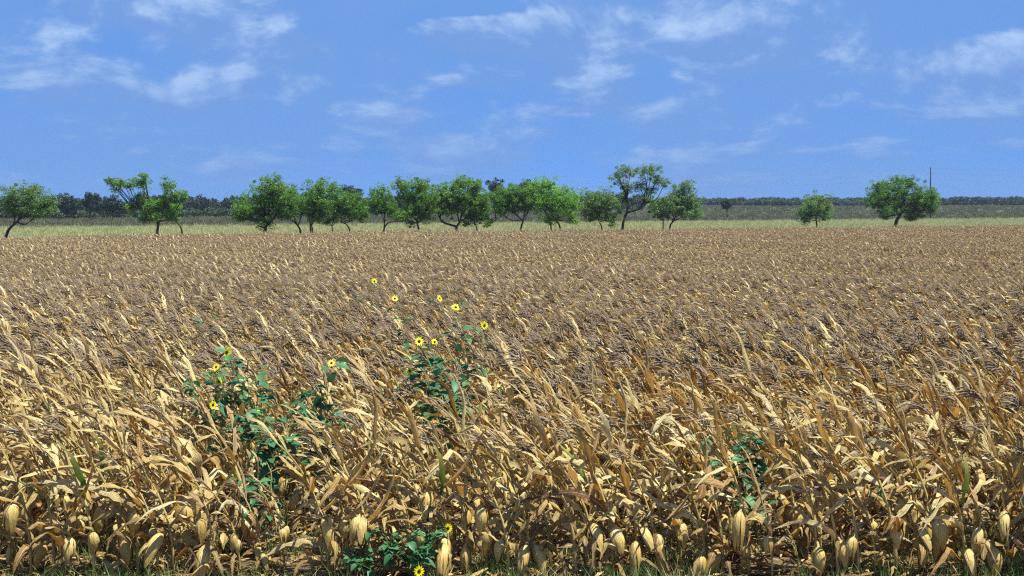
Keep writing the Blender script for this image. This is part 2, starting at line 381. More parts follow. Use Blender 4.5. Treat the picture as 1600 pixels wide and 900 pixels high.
def tassel_geo(rng, n=10, k=1.0):
    """thin windblown branches rising off one spike"""
    V, F = [], []; u = lambda a, b: float(rng.uniform(a, b))
    def br(p0, d, Lg, r):
        P = [np.array(p0)]; d = np.array(d, float)
        for i in range(4):
            d = d + np.array((-0.22, 0, -0.10 * (i + 1) * 0.8)); d /= np.linalg.norm(d); P.append(P[-1] + d * Lg / 4)
        v, f, _ = tube(P, [r, r * 1.25, r * 1.2, r, r * 0.5], 3, False); b = len(V); V.extend(v); F.extend(tuple(i + b for i in q) for q in f)
        return P
    main = br((0, 0, 0), (-0.55, 0, 0.85), u(0.18, 0.27) * (0.6 + 0.4 * k), 0.0052 * k)
    for i in range(n):
        q = main[0] + (main[2] - main[0]) * u(0, 1); a = u(0, 6.28)
        br(q, (-0.35 + 0.55 * math.cos(a), 0.55 * math.sin(a), u(0.45, 0.9)), u(0.10, 0.22) * (0.6 + 0.4 * k), 0.0040 * k)
    return V, F
def ear_geo(rng):
    """hanging husked ear: shank from the stalk, then a fat pointed body"""
    u = lambda a, b: float(rng.uniform(a, b)); Lg, W = u(0.17, 0.27), u(0.034, 0.056)
    P, Rr = [], []; d = np.array((1.0, 0, u(0.0, 0.6)))
    p = np.zeros(3); bd = u(0.3, 0.8); P.append(p.copy()); Rr.append(0.010)
    for i in range(3):
        d = d + np.array((0.0, 0, -bd)); d /= np.linalg.norm(d); p = p + d * 0.025; P.append(p.copy()); Rr.append(0.011)
    for i in range(1, 9):
        t = i / 8; d = d + np.array((-0.03, 0, -bd * 0.25)); d /= np.linalg.norm(d); p = p + d * Lg / 8; P.append(p.copy())
        Rr.append(W * (math.sin(math.pi * min(1, t * 0.92 + 0.06)) ** 0.62) * (1 - 0.25 * t) + 0.003)
    V, F, Uv = tube(P, Rr, 9)
    V = [v * (1 + u(-0.035, 0.035)) if i > 36 else v for i, v in enumerate(V)]
    return V, F, [(0.05 + 0.1 * (i % 9), 0.3 + 0.05 * (i // 9)) for i in range(len(V))], P, Rr
def husk_geo(rng, P, Rr, a0):
    """one loose husk leaf wrapped over part of the ear, its tip peeling away"""
    u = lambda a, b: float(rng.uniform(a, b)); V, F, Uv = [], [], []
    flare = u(0.1, 0.7); arc = u(0.8, 1.25); m = 5; rows = len(P) - 3; lift = u(1.06, 1.13)
    for j in range(rows):
        i = j + 3; t = j / (rows - 1)
        tt = P[min(i + 1, len(P) - 1)] - P[i - 1]; tt /= np.linalg.norm(tt)
        a = np.array((0, 1.0, 0)); b = np.cross(tt, a); b /= np.linalg.norm(b)
        wid = arc * (1 - 0.8 * t ** 3)
        for k in range(m):
            an = a0 + wid * (k / (m - 1) - 0.5) * 2
            r = Rr[i] * lift + 0.002 + flare * 0.05 * max(0, t - 0.55) ** 1.5 + (0.004 * (abs(k - 2) == 2))
            V.append(P[i] + (a * math.cos(an) + b * math.sin(an)) * r + tt * (0.03 * t if t > .8 else 0)); Uv.append((k / (m - 1) * 0.4 + 0.02, t))
    for j in range(rows - 1):
        for k in range(m - 1): F.append((j * m + k, j * m + k + 1, (j + 1) * m + k + 1, (j + 1) * m + k))
    return V, F, Uv

def leaf_mesh(kind, mat, i, big=1.0):
    V, F, Uv = leaf_geo(kind, rng, 12, big); return mesh('corn_leaf_%s_%d' % (kind, i), V, F, mat, [U(0, 1)] * len(V), Uv)
LEAF = {k: [leaf_mesh(k, m, i) for i in range(c)] for k, m, c in (('top', 'dry_leaf', 44), ('mid', 'dry_leaf', 40), ('low', 'brown_leaf', 34))}
LEAF['edge_top'] = [leaf_mesh('top', 'dry_leaf', 200 + i, 1.42) for i in range(44)]         # plants along the verge grow bigger leaves
LEAF['edge_mid'] = [leaf_mesh('mid', 'dry_leaf', 300 + i, 1.2) for i in range(40)]
LEAF['green'] = [leaf_mesh('mid', 'green_corn_leaf', 100 + i, 1.1) for i in range(6)] + [leaf_mesh('top', 'green_corn_leaf', 110 + i, 1.4) for i in range(4)]
STALK = []
for i in range(14):
    P = stalk_path(rng, U(1.02, 1.32), R(U(20, 56)), U(-0.08, 0.08)); V, F, Uv = stalk_geo(P, U(0.012, 0.0165))
    STALK.append((mesh('corn_stalk_%d' % i, V, F, 'stalk', [U(0, 1)] * len(V), Uv), P))
TASSEL = []
for i in range(16):
    V, F = tassel_geo(rng, 8) if i < 8 else tassel_geo(rng, 15, 1.5); TASSEL.append(mesh('corn_tassel_%d' % i, V, F, 'tassel'))
EAR = []
for i in range(9):
    V, F, Uv, P, Rr = ear_geo(rng); t0 = U(0, 1)
    hs = []
    for k in range(3):
        hv, hf, hu = husk_geo(rng, P, Rr, U(-0.4, 0.4) + k * 2.09); hs.append(mesh('ear_husk_%d_%d' % (i, k), hv, hf, 'husk', [U(0, 1)] * len(hv), hu))
    EAR.append((mesh('corn_ear_%d' % i, V, F, 'husk', [t0] * len(V), Uv), hs))

def at_path(P, t):
    f = t * (len(P) - 1); i = min(int(f), len(P) - 2); return P[i] + (P[i + 1] - P[i]) * (f - i)
def plan_plant(rng, edge=False):
    """which pieces one corn plant has and where they sit on its stalk"""
    u = lambda a, b: float(rng.uniform(a, b)); si = int(rng.integers(len(STALK))); P = STALK[si][1]; items = []
    nl = int(rng.integers(12, 16))
    for k in range(nl):
        t = 0.10 + 0.86 * k / (nl - 1) + u(-0.03, 0.03); t = min(0.985, max(0.06, t))
        kind = 'low' if t < 0.38 else ('mid' if t < 0.66 else 'top')
        if kind == 'low' and rng.random() < 0.2: kind = 'mid'
        if edge and kind != 'low': kind = 'edge_' + kind
        if kind == 'low' and rng.random() < 0.7: items.append((kind, int(rng.integers(len(LEAF[kind]))), at_path(P, max(0.04, t - 0.04)), u(-3.1, 3.1), u(0.7, 1.1)))
        items.append((kind, int(rng.integers(len(LEAF[kind]))), at_path(P, t), u(-0.35, 0.35) if kind != 'low' else u(-3.1, 3.1), u(0.85, 1.15)))
    ne = int(rng.choice([0, 1, 1, 1, 2, 2] if edge else [0, 0, 1, 1, 1, 2])); ears = []
    for k in range(ne): ears.append((int(rng.integers(len(EAR))), at_path(P, u(0.24, 0.52)), u(-2.4, -0.7) if rng.random() < 0.85 else u(-3.1, 3.1), u(0.85, 1.12)))
    return si, items, ears, int(rng.integers(8)) + (0 if edge else 8), P[-1]

def joined_plant(i):
    g = G(); si, items, ears, ti, top = plan_plant(rng)
    def put(me, mi, loc, rz, sc):
        co = np.empty(len(me.vertices) * 3, np.float32); me.vertices.foreach_get('co', co); co = co.reshape(-1, 3) * sc
        c, s_ = math.cos(rz), math.sin(rz); co = np.stack([co[:, 0] * c - co[:, 1] * s_, co[:, 0] * s_ + co[:, 1] * c, co[:, 2]], 1) + np.asarray(loc)
        uvv = np.full((len(co), 2), 0.3)
        if me.uv_layers:
            for l, d in zip(me.loops, me.uv_layers[0].data): uvv[l.vertex_index] = d.uv
        g.add(co, [tuple(p.vertices) for p in me.polygons], U(0, 1), [tuple(q) for q in uvv], mi)
    put(STALK[si][0], 0, (0, 0, 0), 0, 1)
    for kind, li, loc, rz, sc in items: put(LEAF[kind][li], 2 if kind == 'low' else 1, loc, rz, sc)
    if i == 4: put(LEAF['green'][int(rng.integers(10))], 5, items[-3][2], 0, 0.9)
    for ei, loc, rz, sc in ears: put(EAR[ei][0], 3, loc, rz, sc)
    put(TASSEL[ti], 4, top, 0, 1)
    return g.build('corn_variant_%d' % i, ['stalk', 'dry_leaf', 'brown_leaf', 'husk', 'tassel', 'green_corn_leaf'])

# ------------------------------------------------------------------ where the weeds stand (corn keeps clear of these)
SUNFLOWERS = [  # px of base x, distance, height, leaves, spread, flowers [(px, py)], leaf size
    (400, 12.8, 1.62, 130, 0.46, [(342, 597), (355, 551)], 0.85),
    (440, 11.9, 1.36, 130, 0.44, [(333, 633), (401, 646)], 0.9),
    (512, 12.4, 1.40, 80, 0.30, [(518, 568)], 1.1),
    (345, 12.9, 1.48, 80, 0.32, [(338, 574)], 0.8),
    (425, 11.2, 0.8, 60, 0.28, [], 0.9),
    (700, 13.2, 1.56, 130, 0.38, [(655, 534), (640, 580), (679, 535)], 1.05),
    (740, 13.8, 1.70, 40, 0.32, [(687, 467), (757, 509), (712, 481)], 0.95),
    (650, 14.2, 1.68, 26, 0.30, [(617, 467)], 0.9),
    (1165, 11.6, 1.14, 110, 0.33, [], 0.95),
    (1190, 11.15, 0.70, 46, 0.2, [], 0.9),
    (655, 10.45, 0.50, 120, 0.36, [(700, 826), (655, 893)], 0.85),
    (590, 10.45, 0.32, 80, 0.32, [(570, 878)], 0.65),
    (345, 19.0, 1.6, 34, 0.34, [], 1.0),
    (580, 25.0, 1.7, 24, 0.34, [(585, 440)], 1.0),
    (737, 27.0, 1.65, 20, 0.34, [], 1.1),
]
WPOS = [(px_x(s_[0], s_[1]), s_[1], s_[4]) for s_ in SUNFLOWERS] + [(px_x(85, 12.0), 12.0, 0.14)]
def clear_of_weeds(x, y, k=0.75):
    for (wx, wy, r) in WPOS:
        if wy < 30 and abs(x - 0.14 - wx) < r * 0.8 and -1.3 < y - wy < 0.15: return False
    return True

# ------------------------------------------------------------------ front rows: every plant a thing with its parts
ROWS = ['front row', 'second row', 'third row', 'fourth row', 'fifth row', 'sixth row', 'seventh row', 'eighth row']
EARW = ['no ear', 'one ear', 'two ears']
ROW0, ROWD, STEP = 10.70, 0.70, 0.17
made = 0; front_end = []; greens = set()
for ri in range(8):
    y0 = ROW0 + ri * ROWD; half = 0.4 * y0 + 0.25; x = -half
    row_ok = made < 300
    front_end.append(half)
    while x < half:
        x += STEP * U(0.75, 1.3); y = y0 + U(-0.10, 0.12)
        if made >= 300: front_end[-1] = min(front_end[-1], x); break
        stunted = not clear_of_weeds(x, y)
        if stunted and rng.random() < 0.3: continue
        si, items, ears, ti, top = plan_plant(rng, True)
        green = rng.random() < 0.03
        for gpx in (945, 165):
            if ri == 1 and gpx not in greens and abs(x - px_x(gpx, y)) < 0.16: green = True; greens.add(gpx)
        vis_ears = ears
        sc = U(0.5, 0.68) if stunted else U(0.88, 1.13); lean = math.degrees(math.atan2(-top[0], top[2]))
        lab = '%s %s dry corn plant with %s%s, %s from verge' % ('stunted' if stunted else 'short' if sc < 0.96 else ('tall' if sc > 1.05 else 'medium'), 'upright' if lean < 10 else ('slanting' if lean > 17 else 'leaning'),
                                                                 EARW[len(vis_ears)], ', green leaf' if green else '', ROWS[ri])
        e = empty('corn_plant', (x, y, gz(x, y) - 0.02), U(-0.3, 0.3)); e.scale = (sc,) * 3
        tag(e, lab, 'corn plant', 'dry corn plants in the front rows')
        obj('stalk', STALK[si][0], e)
        for k, (kind, li, loc, rz, lsc) in enumerate(items): obj('leaf', LEAF[kind][li], e, loc, rz, lsc)
        if green:
            gl = obj('leaf', LEAF['green'][6 + int(rng.integers(4))], e, items[int(len(items) * 0.6)][2], U(-.3, .3), 1.15); gl['label'] = 'still green corn leaf'
        for ei, loc, rz, esc in ears:
            eo = obj('ear', EAR[ei][0], e, loc, rz, esc)
            if ri < 2:
                for hm in EAR[ei][1]: obj('husk', hm, eo)
        obj('tassel', TASSEL[ti], e, top)
        made += 1

# the rest of the field, thousands of plants
VAR = [joined_plant(i) for i in range(18)]
pts, rots, scl, idx = [], [], [], []
y0 = ROW0; ri = 0
while y0 < 172:
    half = 0.4 * y0 + 4.0
    step = STEP if y0 < 24 else (0.15 if y0 < 60 else 0.19)
    xs = np.arange(-half, half, step); xs = xs + rng.uniform(-0.07, 0.07, len(xs)); ys = y0 + rng.uniform(-0.16, 0.16, len(xs))
    keep = ys < edge_y(xs) + 0.6 * np.sin(xs * 0.7)
    if ri < 8 and made:
        fe = front_end[ri]; h = 0.4 * y0 + 0.25
        keep &= (xs < -h) | (xs > fe)
    xs, ys = xs[keep], ys[keep]
    if y0 < 30:
        ok = np.array([clear_of_weeds(a, b) for a, b in zip(xs, ys)], bool); xs, ys = xs[ok], ys[ok]
    pts.append(np.stack([xs, ys, ground_z(xs, ys) - 0.02], 1))
    gust = 0.10 * np.sin(xs * 0.35 + ys * 0.21) + 0.06 * np.sin(xs * 0.11 - ys * 0.4)
    rots.append(np.stack([rng.uniform(-0.08, 0.08, len(xs)), rng.uniform(-0.12, 0.06, len(xs)) - gust, rng.uniform(-0.4, 0.4, len(xs))], 1))
    scl.append((1 - 0.16 * sstep(16, 50, ys)) * rng.uniform(0.86, 1.12, len(xs)) * (1 + 0.06 * np.sin(xs * 0.23 + 1.3) * np.sin(ys * 0.19)))
    idx.append(rng.integers(0, len(VAR), len(xs)))
    y0 += ROWD if y0 < 45 else 0.76; ri += 1
pts = np.concatenate(pts); print('corn instances', len(pts))
o = scatter('corn_field', pts, np.concatenate(rots), np.concatenate(scl), np.concatenate(idx), VAR, 'field_corn')
tag(o, 'wide field of dry brown corn leaning in the wind behind the front rows', 'corn field', kind='stuff')

# fallen leaves between the rows
n = 5200; xs = rng.uniform(-8, 8, n); ys = 10.3 + rng.power(0.6, n) * 7
litter = []
for i in range(8):
    V, F, Uv = leaf_geo('low', rng, 6); V = np.array(V); V[:, 2] = (V[:, 2] - V[:, 2].min()) * 0.16; V[:, :2] -= V[:, :2].mean(0)
    litter.append(mesh('fallen_leaf_%d' % i, V, F, 'straw' if i % 2 else 'brown_leaf', [U(0, 1)] * len(V), Uv))
o = scatter('fallen_leaves', np.stack([xs, ys, ground_z(xs, ys) + 0.012], 1), np.stack([rng.normal(0, .15, n), rng.normal(0, .15, n), rng.uniform(0, 6.28, n)], 1), rng.uniform(0.35, 0.9, n), rng.integers(0, 8, n), litter, 'litter')
tag(o, 'broken dry corn leaves littering the soil under the stalks', 'fallen leaves', kind='stuff')

# ------------------------------------------------------------------ grass
def tuft(mat, nb, h, w_, spread, bend, name):
    V, F, T = [], [], []
    for k in range(nb):
        a = U(0, 6.28); bx, by = rng.normal(0, spread, 2); hh = h * U(0.5, 1.15); b = bend * U(0.3, 1.2) * hh; an = U(0, 3.14); tt = U(0, 1)
        sx, sy = math.cos(an) * w_, math.sin(an) * w_; i = len(V)
        for j, (f, ww) in enumerate(((0, 1.0), (0.55, 0.85), (1.0, 0.08))):
            cx = bx + math.cos(a) * b * f * f - 0.25 * hh * f * f * (bend > 0.2); cy = by + math.sin(a) * b * f * f
            V += [(cx - sx * ww, cy - sy * ww, hh * f), (cx + sx * ww, cy + sy * ww, hh * f)]; T += [tt, tt]
        F += [(i, i + 1, i + 3, i + 2), (i + 2, i + 3, i + 5, i + 4)]
    return mesh(name, V, F, mat, T, [(0.3, 0.5)] * len(V))
gv = [tuft('grass', 22, 0.20, 0.0032, 0.05, 0.6, 'green_tuft_%d' % i) for i in range(4)] + [tuft('straw', 12, 0.14, 0.003, 0.06, 1.0, 'dry_tuft_%d' % i) for i in range(2)]
n = 3400; xs = rng.uniform(-6, 6, n); ys = 9.4 + rng.power(1.0, n) * 2.6
dens = np.sin(xs * 1.7 + 0.6) + 0.7 * np.sin(xs * 4.3 + 2) + rng.normal(0, 0.8, n)
k = dens > 0.35; xs, ys = xs[k], ys[k]; n = len(xs)
o = scatter('verge_grass', np.stack([xs, ys, ground_z(xs, ys) - 0.01], 1), np.stack([rng.normal(0, .1, n), rng.normal(0, .1, n), rng.uniform(0, 6.28, n)], 1), rng.uniform(0.5, 1.15, n), rng.choice([0, 1, 2, 3, 4, 5], n), gv, 'grass_tuft')
tag(o, 'green and dry grass at the foot of the front corn row', 'grass', kind='stuff')
pv = [tuft('pale_grass', 26, 0.55, 0.02, 0.28, 0.5, 'pale_tuft_%d' % i) for i in range(4)]
wv = [tuft('grey_weed', 26, 0.55, 0.03, 0.35, 0.5, 'weed_tuft_%d' % i) for i in range(4)]
n = 34000; ys = rng.uniform(110, 330, n); xs = rng.uniform(-1, 1, n) * (0.42 * ys + 6)
k = (ys > edge_y(xs) + 1.5) & (ys < pale_y(xs) + rng.normal(0, 7, n)); xs, ys = xs[k], ys[k]; n = len(xs)
o = scatter('dry_meadow_grass', np.stack([xs, ys, ground_z(xs, ys)], 1), np.stack([np.zeros(n), np.zeros(n), rng.uniform(0, 6.28, n)], 1), rng.uniform(0.6, 1.2, n), rng.integers(0, 4, n), pv, 'meadow')
tag(o, 'strip of pale straw coloured grass beyond the corn', 'grass', kind='stuff')
n = 32000; ys = 175 + rng.power(0.9, n) * 470; xs = rng.uniform(-1, 1, n) * (0.42 * ys + 8)
k = (ys > pale_y(xs) + rng.normal(0, 7, n)); xs, ys = xs[k], ys[k]; n = len(xs)
o = scatter('pasture_weeds', np.stack([xs, ys, ground_z(xs, ys)], 1), np.stack([np.zeros(n), np.zeros(n), rng.uniform(0, 6.28, n)], 1), rng.uniform(0.6, 1.5, n), rng.integers(0, 4, n), wv, 'pasture')
tag(o, 'grey green weeds covering the far pasture', 'weeds', kind='stuff')

# ------------------------------------------------------------------ wild sunflowers
def weed_leaf(i):
    """heart-shaped toothed leaf on a stalk, along +x, drooping"""
    Lg, W = U(0.085, 0.12), U(0.034, 0.046); V, F, Uv = [], [], []; m = 6; dr = U(0.15, 0.6); cup = U(0.1, 0.4)
    prof = [0.25, 0.95, 1.0, 0.78, 0.5, 0.06]; xsn = [0.0, 0.12, 0.35, 0.6, 0.8, 1.0]
    for j in range(m):
        x = 0.05 + Lg * xsn[j]; z = -dr * Lg * xsn[j] ** 1.7 + 0.02 - 0.0
        for sg in (-1, 0, 1):
            V.append((x - (0.018 if (sg and j == 0) else 0), sg * W * prof[j] * U(0.9, 1.1), z + abs(sg) * W * prof[j] * cup)); Uv.append((0.5 + sg * .5, xsn[j]))
    for j in range(m - 1):
        for k in (0, 1): F.append((j * 3 + k, j * 3 + k + 1, j * 3 + k + 4, j * 3 + k + 3))
    b = len(V); V += [(0, -0.002, 0), (0, 0.002, 0)]; F.append((b, b + 1, 1)); Uv += [(0, 0), (0, 0)]
    return mesh('sunflower_leaf_%d' % i, V, F, 'weed_leaf', [U(0, 1)] * len(V), Uv)
WLEAF = [weed_leaf(i) for i in range(10)]
def flower_meshes():
    V, F = [], []; npet = 12
    for k in range(npet):
        a = 2 * math.pi * k / npet + U(-.06, .06); ca, sa = math.cos(a), math.sin(a); Lp = U(0.034, 0.042); wv_ = 0.0085; b = len(V)
        for (r, ww, z) in ((0.011, 0.5, 0.0), (0.011 + Lp * 0.5, 1.0, U(0.002, 0.008)), (0.011 + Lp, 0.12, U(-0.006, 0.01))):
            V += [(ca * r - sa * wv_ * ww, sa * r + ca * wv_ * ww, z), (ca * r + sa * wv_ * ww, sa * r - ca * wv_ * ww, z)]
        F += [(b, b + 1, b + 3, b + 2), (b + 2, b + 3, b + 5, b + 4)]
    pet = mesh('sunflower_petals', V, F, 'petal')
    P = [(0, 0, -0.012), (0, 0, -0.004), (0, 0, 0.004), (0, 0, 0.009), (0, 0, 0.011)]
    v, f, _ = tube(P, [0.006, 0.014, 0.0155, 0.012, 0.004], 10); disc = mesh('sunflower_disc', v, f, 'flower_disc')
    return pet, disc
PET, DISC = flower_meshes()
WHERE = {0: 'tall leafy wild sunflower with two yellow flowers among the front corn rows', 1: 'bushy wild sunflower carrying two low yellow flowers, in the biggest green clump in the corn',
         2: 'broad leaved wild sunflower with one flower at the edge of the biggest green clump', 3: 'slim wild sunflower with one flower, behind the biggest green clump in the corn',
         4: 'short flowerless weed at the foot of the biggest green clump in the corn', 5: 'leafy wild sunflower with three yellow flowers standing above the corn tops',
         6: 'tall wild sunflower whose three flowers rise highest over the corn', 7: 'thin wild sunflower with a single flower beside the tallest sunflower',
         8: 'flowerless green weed standing alone between corn stalks', 9: 'short flowerless weed in front of the lone green weed',
         10: 'low bushy sunflower in the grass verge with two yellow flowers', 11: 'ground hugging green weed beside the low bushy sunflower in the verge',
         12: 'dark green weed poking out of the corn behind the biggest green clump', 13: 'small weed with one yellow flower far out in the corn', 14: 'small flowerless weed far out in the corn'}
for i, (px, D, H, nl, sp, fl, lsz) in enumerate(SUNFLOWERS):
    X = px_x(px, D); z0 = gz(X, D) - 0.02
    e = empty('wild_sunflower', (X, D, z0)); tag(e, WHERE[i], 'sunflower' if fl else 'weed', 'wild weeds in the corn')
    nb = 3 + nl // 9; paths = []
    for k in range(nb):
        a = U(0, 6.28); s1 = sp * U(0.4, 1.0); top = np.array((math.cos(a) * s1 - 0.10, math.sin(a) * s1 * 0.7, H * (U(0.65, 0.98) if k else 1.0)))
        if k == 0: top[:2] *= 0.35
        st = np.array((0, 0, H * U(0.02, 0.25))) if k else np.zeros(3)
        paths.append(smooth_path([st, st + (top - st) * 0.5 + np.array((U(-.03, .03), U(-.03, .03), 0.05 * H)), top], 5))
    for (fx, fy) in fl:
        # heads sit at the end of their own branch
        yy = U(-0.12, 0.05) if i != 10 else -0.28; tp = np.array((px_x(fx, D + yy) - X, yy, px_z(fy, D + yy) - z0))
        tp[2] = min(tp[2], H * 1.25)
        st = paths[0][5]
        paths.append(smooth_path([st, (st + tp) / 2 + np.array((0, 0, 0.06 * H)), tp], 5))
        fo = obj('flower', DISC, e, tuple(tp + np.array((0, -0.006, 0.004))), rot=(R(U(45, 85)), R(U(-15, 15)), R(U(-10, 62))) if i != 10 else (R(78), 0, R(12)), scale=(0.78 + 0.03 * (D - 9)) * U(0.85, 1.15)); obj('petals', PET, fo)
    for k, P in enumerate(paths):
        r0 = 0.006 if k == 0 else 0.0032
        v, f, uvv = tube(P, [r0 * (1 - 0.6 * j / (len(P) - 1)) for j in range(len(P))], 5); so = obj('stem', mesh('sunflower_stem', v, f, 'weed_stem', [U(0, 1)] * len(v)), e)
    for k in range(nl):
        P = paths[int(rng.integers(len(paths)))]; t = U(0.16, 1.0) ** 0.55; p = at_path(P, t)
        obj('leaf', WLEAF[int(rng.integers(10))], e, tuple(p), rot=(U(-.5, .5), U(-0.5, 0.5), U(0, 6.28)), scale=lsz * (1.22 if i < 10 else 1.0) * U(0.6, 1.15) * (1.15 - 0.3 * t))
# narrow feathery weed
X, D = px_x(85, 12.0), 12.0; H = 1.25
e = empty('narrow_weed', (X, D, gz(X, D) - 0.02)); tag(e, 'tall narrow grey green weed with tiny leaves in the corn', 'weed')
P = smooth_path([(0, 0, 0), (-0.01, 0, H * .5), (-0.06, 0, H)], 6); v, f, _ = tube(P, [0.006 * (1 - 0.6 * j / (len(P) - 1)) for j in range(len(P))], 5)
obj('stem', mesh('narrow_weed_stem', v, f, 'weed_stem', [0.4] * len(v)), e)
V, F, T = [], [], []
for k in range(420):
    t = U(0.2, 1.0); p = at_path(P, t); a = U(0, 6.28); l = U(0.03, 0.085) * (1.2 - 0.5 * t); b = len(V); el = U(0.1, 1.0)
    q = p + np.array((math.cos(a) * math.cos(el), math.sin(a) * math.cos(el), math.sin(el))) * l; sd_ = np.array((-math.sin(a), math.cos(a), 0)) * 0.004
    V += [p - sd_ * .5, p + sd_ * .5, (p + q) / 2 + sd_, q, (p + q) / 2 - sd_]; F.append((b, b + 1, b + 2, b + 3, b + 4)); T += [U(0, 1)] * 5
tag(obj('foliage', mesh('narrow_weed_foliage', V, F, 'narrow_weed', T), e), kind='stuff')

# ------------------------------------------------------------------ trees
def leaf_cloud(centers, radii, per, size, seed):
    """many small leaf faces round clump centres; returns verts, faces, tints"""
    r = np.random.default_rng(seed); k = len(centers); n = k * per
    c = np.repeat(np.asarray(centers), per, 0); rad = np.repeat(np.asarray(radii), per)
    d = r.normal(0, 1, (n, 3)); d /= np.linalg.norm(d, axis=1)[:, None]
    p = c + d * (rad * r.uniform(0.25, 1.0, n) ** 0.6)[:, None] * np.array((1.0, 1.0, 0.8))
    a = r.normal(0, 1, (n, 3)); a[:, 2] *= 0.6; a /= np.linalg.norm(a, axis=1)[:, None]
    b = np.cross(a, r.normal(0, 1, (n, 3))); b /= np.linalg.norm(b, axis=1)[:, None] + 1e-9
    sz = size * r.uniform(0.6, 1.3, n)
    A, B = a * sz[:, None], b * (sz * 0.36)[:, None]
    V = np.stack([p - A, p + B * 1.0 - A * 0.1, p + A, p - B - A * 0.1], 1).reshape(-1, 3)
    F = np.arange(n * 4).reshape(-1, 4).tolist(); ct = np.repeat(r.uniform(0, 1, k), per); t = np.clip(ct * 0.7 + r.uniform(0, 0.3, n), 0, 0.99)
    return V, F, np.repeat(t, 4)
def make_tree(name, label, D, trunks, lobes, mat, seed, leaf=0.092, clump=0.46, per=62, dens=1.0, cat='tree', group=None, wood=0.10, fill=0.55, grow=1.10):
    """trunks: polylines (px, py, depth offset); lobes: (px, py, rx, ry) of the crown, measured at distance D"""
    r = np.random.default_rng(seed); u = lambda a, b: float(r.uniform(a, b)); m = D / FPX
    bx = px_x(trunks[0][0][0], D); base = np.array((bx, D, gz(bx, D)))
    W = lambda px, py, dy=0.0: np.array((px_x(px, D), D + dy, px_z(py, D))) - base
    g = G(); ends = []
    for tk in trunks:
        P = [W(*q) for q in tk]; z0 = -0.15
        p0 = P[0].copy(); p0[2] = z0; dlt = P[1] - P[0]; p0[:2] -= 0.35 * dlt[:2]
        path = smooth_path([p0] + P, 4); nn = len(path); w0 = wood * 1.4 * u(0.85, 1.15)
        v, f, uvv = tube(path, [w0 * (1.35 if j == 0 else 1.0) * (1 - 0.55 * j / (nn - 1)) for j in range(nn)], 7); g.add(v, f, 0.5, uvv); ends.append((path, w0))
    cs, rs = [], []
    for (lx, ly, rx, ry) in lobes:
        rx, ry = rx * grow, ry * grow
        c = W(lx, ly, u(-0.5, 0.5) * rx * m); ax, az = rx * m, ry * m; ay = 0.8 * (ax + az) / 2 + 0.3
        nk = max(4, int(dens * 9.0 * (ax * ay * az) ** (2 / 3.0) / clump ** 1.2 * 1.3))
        mine = []
        for _ in range(nk):
            d = r.normal(0, 1, 3); d /= np.linalg.norm(d); q = u(0.0, 1) ** fill
            mine.append(c + d * q * np.array((max(0.1, ax - clump * 0.25), ay, max(0.1, az - clump * 0.2))))
        for _ in range(max(2, nk // 7)):                          # ragged sprays past the outline
            d = r.normal(0, 1, 3); d /= np.linalg.norm(d); d[2] = abs(d[2]) if r.random() < 0.75 else d[2]; mine.append(c + d * u(0.95, 1.25) * np.array((ax, ay, az)))
        cs += mine; rs += [clump * u(0.4, 1.2) for _ in mine]
        # a limb from the nearest trunk to the lobe, twigs on to some clumps
        path, w0 = min(ends, key=lambda e_: np.linalg.norm(e_[0][-1] - c)); st = path[int(len(path) * u(0.6, 0.95)) - 1]
        mid = (st + c) / 2 + np.array((u(-.2, .2), u(-.2, .2), u(-0.25, 0.1) * np.linalg.norm(c - st)))
        lp = smooth_path([st, mid, c], 5); nn = len(lp)
        v, f, uvv = tube(lp, [w0 * 0.55 * (1 - 0.75 * j / (nn - 1)) for j in range(nn)], 5); g.add(v, f, 0.5, uvv)
        for q in mine[:max(3, nk // 9)]:
            s0 = lp[int(r.integers(2, nn))]; tp = smooth_path([s0, (s0 + q) / 2 + r.normal(0, 0.08, 3), q], 3)
            v, f, uvv = tube(tp, [w0 * 0.2 * (1 - 0.8 * j / (len(tp) - 1)) + 0.004 for j in range(len(tp))], 4); g.add(v, f, 0.5, uvv)
    e = empty(name, tuple(base)); tag(e, label, cat, group)
    obj('trunk', g.build(name + '_trunk', ['bark']), e)
    V, F, T = leaf_cloud(cs, rs, per, leaf, seed + 1)
    obj('crown', mesh(name + '_crown', V, F, mat, T, smooth=False), e)
    return e
def De(px, extra=4.0):                     # distance of a tree just past the field's edge in that direction
    k = (px - 800) / FPX; sl = (E1[1] - E0[1]) / (E1[0] - E0[0])
    return (E0[1] - sl * E0[0]) / (1 - sl * k) + extra
GR = 'mesquite trees along the far field edge'
